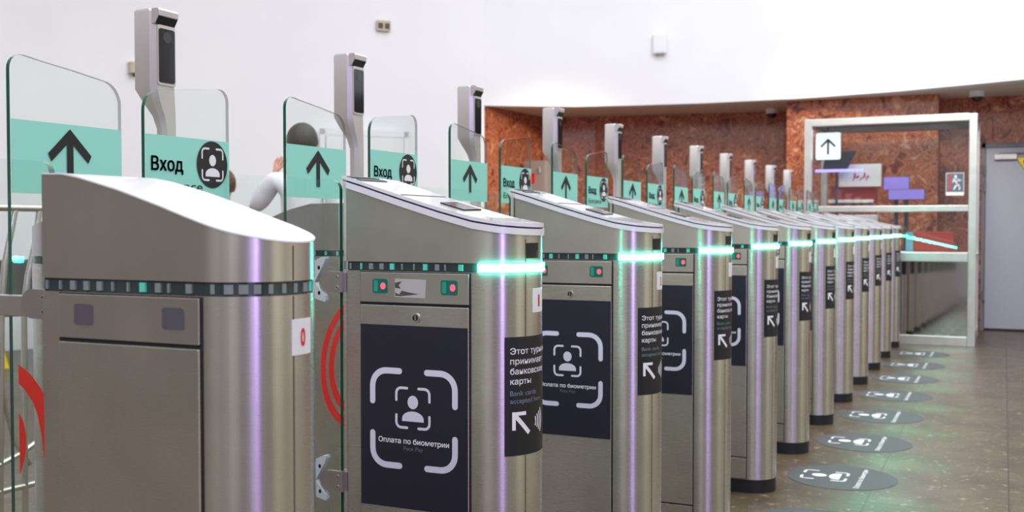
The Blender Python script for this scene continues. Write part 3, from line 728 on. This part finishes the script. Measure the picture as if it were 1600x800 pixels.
# pictogram notice on the pane
M['notice'] = pbr('notice_grey', srgb(96, 104, 116), .5)
mb = MB(); f = lambda u, v, d_: (u, .018 - d_, v)
mb.extrude([(-.464, 1.322), (-.318, 1.322), (-.318, 1.52), (-.464, 1.52)], f, 0, .003, M['paper'])
mb.extrude([(-.460, 1.352), (-.322, 1.352), (-.322, 1.516), (-.460, 1.516)], f, .003, .0035, M['notice'])
f2 = lambda u, v: f(u, v, .004)
put(mb, stroke([(-.432, 1.37), (-.432, 1.505)], .012), f2, M['red'])
put(mb, figure(.010, -.386, 1.488), f2, M['printw'])
for a, b in (((-.386, 1.46), (-.376, 1.42)), ((-.376, 1.42), (-.400, 1.375)), ((-.376, 1.42), (-.350, 1.40)), ((-.350, 1.40), (-.356, 1.375)), ((-.386, 1.46), (-.345, 1.452)), ((-.386, 1.46), (-.408, 1.44))):
    put(mb, stroke([a, b], .012), f2, M['printw'])
mb.build('notice', up, weld=False)

area('booth_fill', (-.95, 10.55, 1.97), (0, 0, 0), 1.1, .5, 14, (.95, .97, 1))  # added light lifting the interior in place of the glass veil
# things inside the booth, some standing for reflections in its glass
M['sign_glow'] = pbr('sign_reflection_glow', (.8, .85, .95, 1), .4, emit=(.80, .88, 1, 1), es=1.5)
M['violet'] = pbr('violet_reflection_glow', (.2, .15, .4, 1), .3, emit=(.30, .22, .80, 1), es=.75)
M['violet_b'] = pbr('violet_strip_glow', (.3, .3, .9, 1), .3, emit=(.35, .30, 1, 1), es=2.6)
M['red_desk'] = pbr('dark_red_laminate', srgb(150, 40, 44), .4)
M['sheet'] = pbr('white_sheet', srgb(226, 222, 218), .6)
M['pink'] = pbr('pink_marker', srgb(210, 60, 130), .6)
M['mon'] = pbr('dark_monitor', srgb(48, 48, 58), .4)
M['redp'] = pbr('red_folder', srgb(214, 62, 48), .5)
M['lblue'] = pbr('pale_blue_card', srgb(140, 205, 225), .5)
t = empty('desk', (-.95, 10.62, 0)); tag(t, 'dark red desk inside the glass booth', 'desk')
mb = MB(); mb.box((-.64, -.24, .78), (.44, .24, .82), M['sheet']); mb.build('desk_top', t, bevel=.004)
for x in (-.62, .38):
    mb = MB(); mb.box((x, -.22, 0), (x + .04, .22, .78), M['red_desk']); mb.build('side_panel', t)
mb = MB(); mb.box((-.58, .19, .1), (.38, .22, .78), M['red_desk']); mb.build('back_panel', t)
t = empty('display_cabinet', (-1.34, 10.78, .82)); tag(t, 'red cabinet with pale shelf on the desk in the booth', 'cabinet')
mb = MB(); mb.box((-.2, -.06, 0), (.22, .07, .62), M['red_desk']); mb.build('body', t, bevel=.004)
mb = MB(); mb.box((-.22, -.12, .46), (.2, -.06, .49), M['sheet']); mb.build('shelf', t, bevel=.003)
t = empty('notice_board', (-1.26, 10.64, 1.435)); tag(t, 'white sheet with pink marks behind the booth glass', 'notice')
mb = MB(); mb.box((-.195, -.004, 0), (.195, .004, .215), M['sheet']); b = mb.build('sheet', t)
mb = MB(); f = lambda u, v: (u, -.006, v)
for k in range(5): put(mb, stroke([(-.06 + .03 * k, .06 + .02 * (k % 2)), (-.045 + .03 * k, .13 - .025 * (k % 3)), (-.04 + .03 * k, .085)], .010), f, M['pink'])
mb.build('pink_marks', b, weld=False)
t = empty('sign_reflection', (-1.494, 10.2, 1.669)); tag(t, 'glowing white panel imitating a reflected up arrow sign', 'sign')  # added in place of a sign reflected in the booth glass
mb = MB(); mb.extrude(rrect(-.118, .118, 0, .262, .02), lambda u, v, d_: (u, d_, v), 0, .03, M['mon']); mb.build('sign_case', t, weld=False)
mb = MB(); mb.extrude(rrect(-.112, .112, .006, .256, .018), lambda u, v, d_: (u, d_, v), -.003, 0, M['sign_glow'])
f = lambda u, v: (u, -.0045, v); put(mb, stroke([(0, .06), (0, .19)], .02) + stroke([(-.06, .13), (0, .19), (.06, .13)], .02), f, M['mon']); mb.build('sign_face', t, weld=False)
mb = MB(); mb.tube([(.0, .015, .255), (.0, .015, .314)], .008, M['mon']); mb.build('hanger', t)
t = empty('monitor', (-1.44, 10.58, 1.585)); tag(t, 'dark tilted monitor below the glowing arrow panel', 'monitor')
mb = MB(); mb.extrude([(-.16, .02), (.07, .02), (.155, .19), (-.13, .19)], lambda u, v, d_: (u, d_ , v), 0, .025, M['mon']); mb.build('screen_case', t, weld=False)
mb = MB(); mb.tube([(-.03, .02, .03), (-.03, .04, -.765)], .012, M['mon']); mb.build('stand', t)
t = MB(); t.box((-1.71 + .05, 10.52, 1.575), (-1.22, 10.545, 1.60), M['violet_b']); tag(t.build('reflected_glow_strip'), 'violet strip imitating a reflected glow below the booth monitor', 'light')  # stands for a violet glow reflected in the glass
for x0, x1, z0, z1, y, lab in ((-1.06, -.82, 1.40, 1.53, 10.76, 'violet panel imitating a reflected glow in the booth, nearest the white sheet'), (-1.0, -.67, 1.30, 1.405, 10.60, 'lower wide violet panel imitating a reflected glow in the booth')):
    t = empty('screen', ((x0 + x1) / 2, y, .82)); tag(t, lab, 'screen', 'imitated violet reflections in the booth'); w = (x1 - x0) / 2  # panels added to imitate violet displays reflected in the glass
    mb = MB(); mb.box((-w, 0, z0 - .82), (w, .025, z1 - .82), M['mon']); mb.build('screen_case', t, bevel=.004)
    mb = MB(); mb.box((-w + .006, -.003, z0 - .814), (w - .006, 0, z1 - .826), M['violet']); mb.build('glow_face', t)
    mb = MB(); mb.box((-.02, .005, .012), (.02, .02, z0 - .82), M['mon']); mb.box((-.09, -.05, 0), (.09, .06, .012), M['mon']); mb.build('stand', t, weld=False)
mb = MB(); mb.box((-.73, 10.13, .824), (-.40, 10.15, 1.004), M['redp']); tag(mb.build('folder', bevel=.003), 'red folder upright behind the lower booth window', 'folder')
mb = MB(); mb.box((-.80, 10.125, .824), (-.737, 10.14, 1.0), M['lblue']); tag(mb.build('card', bevel=.002), 'pale blue card upright beside the red folder', 'card')
mb = MB(); mb.box((-1.40, 10.42, .822), (-1.08, 10.54, 1.16), M['sheet']); tag(mb.build('carton', bevel=.008), 'pale carton on the booth desk behind the middle rail', 'box')

# grey intercom cabinet by the marble wall
M['cab'] = pbr('grey_cabinet_paint', srgb(158, 150, 140), .4)
t = empty('equipment_cabinet', (-4.83, 11.2, 0), math.radians(-12)); tag(t, 'grey metal cabinet with red square beside the orange marble wall', 'cabinet')
mb = MB(); mb.box((-.16, -.15, 0), (.16, .15, 1.80), M['cab']); b = mb.build('body', t, bevel=.01)
mb = MB(); mb.box((-.145, -.158, .1), (.145, -.15, 1.78), M['cab']); dd = mb.build('cabinet_door', t, bevel=.003)
mb = MB(); mb.box((-.07, -.161, 1.54), (.01, -.158, 1.66), M['red']); mb.build('red_label', dd)
mb = MB(); mb.tube([(.09, -.16, 1.72), (.09, -.175, 1.72), (.09, -.175, 1.66)], .012, M['steel_p']); mb.build('handle', dd)

# devices on the white wall and soffit
M['beige'] = pbr('beige_plastic', srgb(196, 184, 160), .5); M['brown'] = pbr('brown_plastic', srgb(80, 62, 44), .5)
t = empty('wall_socket', (-5.93, 9.535, 3.155), math.radians(49)); tag(t, 'beige box with two dark openings high on the white wall', 'socket')
mb = MB(); mb.box((-.075, -.03, -.055), (.075, 0, .055), M['beige']); b = mb.build('plate', t, bevel=.005)
for x in (-.036, .036):
    mb = MB(); mb.box((x - .026, -.034, -.035), (x + .026, -.03, .025), M['brown']); mb.build('opening', t, bevel=.002)
t = empty('wall_box', (-3.362, 10.985, 3.015), math.radians(9)); tag(t, 'small white box on the white wall above the overhang edge', 'wall box')
mb = MB(); mb.box((-.075, -.05, -.12), (.075, .0, .10), M['paper']); mb.build('cover', t, bevel=.02)
mb = MB(); mb.box((-.05, -.045, -.125), (.05, -.005, -.12), M['cab']); mb.build('vent', t)
t = empty('wall_sensor', (-7.305, 7.385, 2.505), math.radians(74)); tag(t, 'small beige sensor on the white wall beside the first scanner post', 'sensor')
mb = MB(); mb.box((-.04, -.06, -.05), (.04, 0, .06), M['beige']); mb.build('case', t, bevel=.01)
mb = MB(); mb.tube([(0, -.05, -.05), (0, -.06, -.075)], .02, M['black']); mb.build('lens', t)
for x, y, lab in ((-2.36, 11.95, 'white dome camera under the overhang by the marble pier'), (-.25, 11.25, 'white dome camera under the overhang above the grey door')):
    t = empty('dome_camera', (x, y, ZS)); tag(t, lab, 'camera', 'dome cameras under the overhang')
    mb = MB(); mb.tube([(0, 0, 0.004), (0, 0, -.05)], .07, M['paper'], 24); mb.build('mount', t, smooth=40)
    mb = MB(); n = 20; V = []; Fc = []
    for i in range(7):
        a = PI / 2 * i / 6; V += [(.055 * math.cos(a) * math.cos(2 * PI * k / n), .055 * math.cos(a) * math.sin(2 * PI * k / n), -.05 - .05 * math.sin(a)) for k in range(n)]
    for i in range(6):
        for k in range(n): Fc.append((i * n + k, i * n + (k + 1) % n, (i + 1) * n + (k + 1) % n, (i + 1) * n + k))
    mb.mesh(V, Fc, M['dark_glass']); mb.build('dome', t, smooth=60)

# ------------------------------------------------------------------ railing and clutter at the left edge
M['rail'] = steel('tube_steel', (.66, .64, .58, 1), .22, (6, 6, 6))
t = empty('tube_railing', (-3.0, 2.5, 0)); tag(t, 'stainless tube railing with slanted and bent bars beyond the plain turnstile', 'railing')
def rail(name, pts, r=.011):
    mb = MB(); mb.tube([(x + 3.0, y - 2.5, z) for x, y, z in pts], r, M['rail']); return mb.build(name, t, smooth=50)
X = -3.0
rail('top_bar', [(X, 1.9, 1.112), (X, 2.9, 1.112)], .012)
rail('slanted_bar', [(X, 2.505, 1.105), (X, 2.49, 1.04), (X, 2.462, .93), (X, 2.447, .80), (X, 2.43, .0)], .010)
rail('slanted_bar', [(X, 2.602, 1.105), (X, 2.585, 1.0), (X, 2.552, .88), (X, 2.535, .78), (X, 2.53, .0)], .010)
rail('bent_bar', [(X, 2.43, .66), (X, 2.436, .58), (X, 2.455, .46), (X, 2.49, .33), (X, 2.55, .24)], .008)
rail('lower_bar', [(X, 1.9, .22), (X, 2.43, .262), (X, 2.52, .285), (X, 2.6, .32), (X, 2.9, .40)], .010)
rail('lower_bar', [(X, 1.9, .165), (X, 2.43, .172), (X, 2.9, .165)], .010)
rail('end_post', [(X, 1.95, 0), (X, 1.95, 1.112)], .012); rail('end_post', [(X, 2.85, 0), (X, 2.85, 1.112)], .012)
o_ = Vector((-1.240, 1.066, .938)) - t0.location
bx = lambda a, b: ([p + q for p, q in zip(a, o_)], [p + q for p, q in zip(b, o_)])
mb = MB(); mb.box(*bx((-.75, -.012, -.0145), (0, .004, .0145)), M['steel_p']); b = mb.build('clamp_bar', t0, bevel=.001)
mb = MB(); mb.tube([Vector((-.006, -.012, -.001)) + o_, Vector((-.006, -.0155, -.001)) + o_], .0048, M['steel_p'], 16); mb.build('screw', b, smooth=40)
mb = MB(); mb.box(*bx((-.72, -.010, -.938), (-.69, .002, -.0145)), M['steel_p']); mb.build('clamp_post', t0, bevel=.002)
t = empty('bench', (-6.6, 5.6, 0), math.radians(70)); tag(t, 'dark bench by the white wall at the far left', 'bench')
M['darkb'] = pbr('dark_bench', srgb(70, 70, 72), .5)
mb = MB(); mb.box((-.8, -.2, .40), (.8, .2, .46), M['darkb']); mb.build('seat', t, bevel=.01)
mb = MB(); mb.box((-.8, .17, .46), (.8, .2, .80), M['darkb']); mb.build('backrest', t, bevel=.01)
for x in (-.7, .66):
    for y in (-.17, .13):
        mb = MB(); mb.box((x, y, 0), (x + .04, y + .04, .40), M['darkb']); mb.build('leg', t)
t = empty('floor_sign', (-6.814, 5.450, 0), math.radians(45)); tag(t, 'yellow folding caution sign on the floor at the left edge', 'floor sign')
for s_ in (-1, 1):
    mb = MB(); mb.mesh([(-.14, s_ * .07, 0), (.14, s_ * .07, 0), (.09, s_ * .01, .17), (-.09, s_ * .01, .17), (-.14, s_ * .08, 0), (.14, s_ * .08, 0), (.09, s_ * .022, .17), (-.09, s_ * .022, .17)],
                       [(0, 1, 2, 3), (7, 6, 5, 4), (0, 4, 5, 1), (1, 5, 6, 2), (2, 6, 7, 3), (3, 7, 4, 0)], M['yellow']); mb.build('panel', t)

# ------------------------------------------------------------------ people beyond the turnstiles
def skin_tex(name, c1, c2):
    m, nt, N, L, b = node_mat(name); n = N('ShaderNodeTexNoise'); n.inputs['Scale'].default_value = 14; n.inputs['Detail'].default_value = 5
    c = N('ShaderNodeValToRGB'); c.color_ramp.elements[0].position = .35; c.color_ramp.elements[1].position = .65; c.color_ramp.elements[0].color = c1; c.color_ramp.elements[1].color = c2
    tc = N('ShaderNodeTexCoord'); L(tc.outputs['Object'], n.inputs['Vector']); L(n.outputs['Fac'], c.inputs[0]); L(c.outputs[0], b.inputs['Base Color']); b.inputs['Roughness'].default_value = .55
    return m
M['skin'] = skin_tex('skin', srgb(206, 150, 122), srgb(220, 168, 140))
M['shirt'] = skin_tex('white_shirt', srgb(232, 226, 230), srgb(240, 238, 240)); M['shirt2'] = skin_tex('pale_green_shirt', srgb(206, 214, 196), srgb(218, 224, 208))
M['trouser'] = skin_tex('dark_trousers', srgb(46, 48, 58), srgb(60, 62, 72))
M['hair'] = skin_tex('black_hair', srgb(24, 22, 22), srgb(46, 42, 40)); M['hair2'] = skin_tex('brown_hair', srgb(70, 40, 28), srgb(96, 58, 40))

def skinned(name, chains, mat, parent, root=0, sub=2):
    """chains: lists of (x, y, z, r); points at the same place are joined; grown with a Skin modifier"""
    V = []; Rr = []; E = []; idx = {}
    for ch in chains:
        prev = None
        for x, y, z, r in ch:
            k = (round(x, 4), round(y, 4), round(z, 4))
            if k not in idx: idx[k] = len(V); V.append((x, y, z)); Rr.append(r)
            if prev is not None and prev != idx[k]: E.append((prev, idx[k]))
            prev = idx[k]
    me = bpy.data.meshes.new(name); me.from_pydata(V, E, []); me.materials.append(mat)
    o = bpy.data.objects.new(name, me); C.objects.link(o); o.parent = parent
    md = o.modifiers.new('skin', 'SKIN'); md.use_smooth_shade = True; md.branch_smoothing = .6
    for i, sv in enumerate(me.skin_vertices[0].data):
        r = Rr[i]; sv.radius = (r, r) if not isinstance(r, tuple) else r; sv.use_root = (i == root)
    sb = o.modifiers.new('subdivision', 'SUBSURF'); sb.levels = sb.render_levels = sub
    return o

def person(loc, rz, h, hair, shirt, label, arm_up):
    """standing figure facing local +y, height h"""
    t = empty('person', loc, rz); tag(t, label, 'person'); s = h / 1.75
    P = lambda *q: tuple(v * s for v in q)
    def hand(wrist, d, side):
        """five finger chains fanning from a palm"""
        w = Vector(wrist[:3]); d = Vector(d).normalized(); sv = Vector((side, 0, 0)); sv = (sv - d * sv.dot(d)).normalized(); cur = d.cross(sv)
        palm = w + d * .085 * s; out = [[wrist, (*(w + d * .04 * s), .022 * s), (*palm, .026 * s)]]
        for i, ln in enumerate((.068, .078, .072, .056)):
            b0 = palm + sv * (.026 - .0175 * i) * s
            out.append([(*palm, .026 * s), (*(b0 + d * .018 * s), .0085 * s), (*(b0 + d * (.018 + ln * .55) * s + cur * .010 * s), .008 * s), (*(b0 + d * (.012 + ln) * s + cur * .030 * s), .007 * s)])
        q = w + d * .04 * s
        out.append([(*q, .022 * s), (*(q + sv * .04 * s + d * .012 * s), .0105 * s), (*(q + sv * .054 * s + d * .045 * s + cur * .01 * s), .0085 * s)])
        return out
    ch = [[P(0, 0, .95, .13), P(0, -.01, 1.10, .125), P(0, -.02, 1.28, .14), P(0, -.02, 1.40, .11), P(0, -.01, 1.47, .058), P(0, .005, 1.535, .056), P(0, .015, 1.60, .078), P(0, .02, 1.665, .085), P(0, .01, 1.715, .055)]]
    for sd in (-1, 1):
        ch.append([P(0, 0, .95, .13), P(sd * .095, 0, .86, .088), P(sd * .10, .01, .50, .056), P(sd * .10, -.015, .30, .05), P(sd * .10, -.02, .09, .036), P(sd * .105, .05, .045, .036), P(sd * .11, .16, .03, .028)])
        sh = P(sd * .17, -.02, 1.40, .062)
        if arm_up and sd < 0:
            el = P(-.31, .06, 1.21, .042); wr = P(-.20, .08, 1.40, .028); dv = (.35, .1, .8)
        else:
            el = P(sd * .235, -.03, 1.12, .044); wr = P(sd * .235, .05, .88, .028); dv = (0, .25, -1)
        ch.append([P(0, -.02, 1.40, .11), sh, el, wr]); ch += hand(wr, dv, -sd)
        ch.append([P(0, .015, 1.60, .078), P(sd * .083, .005, 1.595, .014), P(sd * .092, -.005, 1.618, .013)])     # ear
    ch.append([P(0, .015, 1.60, .078), P(0, .095, 1.612, .014), P(0, .112, 1.595, .013)])                         # nose
    body = skinned('body', ch, M['skin'], t)
    cl = [[P(0, 0, .90, .152), P(0, -.01, 1.10, .148), P(0, -.02, 1.28, .160), P(0, -.02, 1.395, .128), P(0, -.012, 1.45, .072)]]
    for sd in (-1, 1):
        el = P(-.31, .06, 1.21, .056) if (arm_up and sd < 0) else P(sd * .235, -.03, 1.12, .058)
        m_ = tuple((a + b) / 2 for a, b in zip(P(sd * .17, -.02, 1.40, .08), el))
        cl.append([P(0, -.02, 1.395, .128), P(sd * .17, -.02, 1.40, .082), m_[:3] + (.07 * s,), el[:3] + (.056 * s,)])
    skinned('shirt', cl, shirt, t)
    tr = []
    for sd in (-1, 1): tr.append([P(0, 0, .92, .148), P(sd * .095, 0, .86, .10), P(sd * .10, .01, .50, .072), P(sd * .10, -.015, .30, .066), P(sd * .10, -.02, .07, .06)])
    skinned('trousers', tr, M['trouser'], t)
    # hair: a cap over crown, back and sides; eyes and mouth on the face side
    mb = MB(); n, r = 28, 16; V = []; Fc = []
    for i in range(r + 1):
        th = PI * .70 * i / r
        for k in range(n):
            a = 2 * PI * k / n; front = math.sin(a)
            lim = 1.0 if front < .25 else max(.52, 1 - (front - .25) * .75)
            tt = th * lim; wob = 1 + .02 * math.sin(7 * a + 3 * tt)
            V.append((s * .086 * wob * math.sin(tt) * math.cos(a), s * (.006 + .104 * wob * math.sin(tt) * math.sin(a)), s * (1.640 + .102 * wob * math.cos(tt))))
    for i in range(r):
        for k in range(n): Fc.append((i * n + k, i * n + (k + 1) % n, (i + 1) * n + (k + 1) % n, (i + 1) * n + k))
    mb.mesh(V, Fc, hair); h_ = mb.build('hair', t, smooth=60)
    mdf = h_.modifiers.new('thickness', 'SOLIDIFY'); mdf.thickness = .012 * s
    for sd in (-1, 1):
        mb = MB(); e = [(sd * .032 * s + .012 * s * math.cos(2 * PI * k / 12), .098 * s, 1.632 * s + .006 * s * math.sin(2 * PI * k / 12)) for k in range(12)]
        mb.face(e, M['ink']); mb.face([(x, y + .003 * s, z) for x, y, z in e][::-1], M['ink']); mb.build('eye', t, weld=False)
    return t
person((-3.735, 5.11, 0), math.radians(30), 1.655, M['hair'], M['shirt'], 'person with black hair and white shirt seen from behind, hand raised', True)
person((-4.30, 5.08, 0), math.radians(38), 1.40, M['hair2'], M['shirt2'], 'shorter person with brown hair half hidden behind a teal glass gate', False)
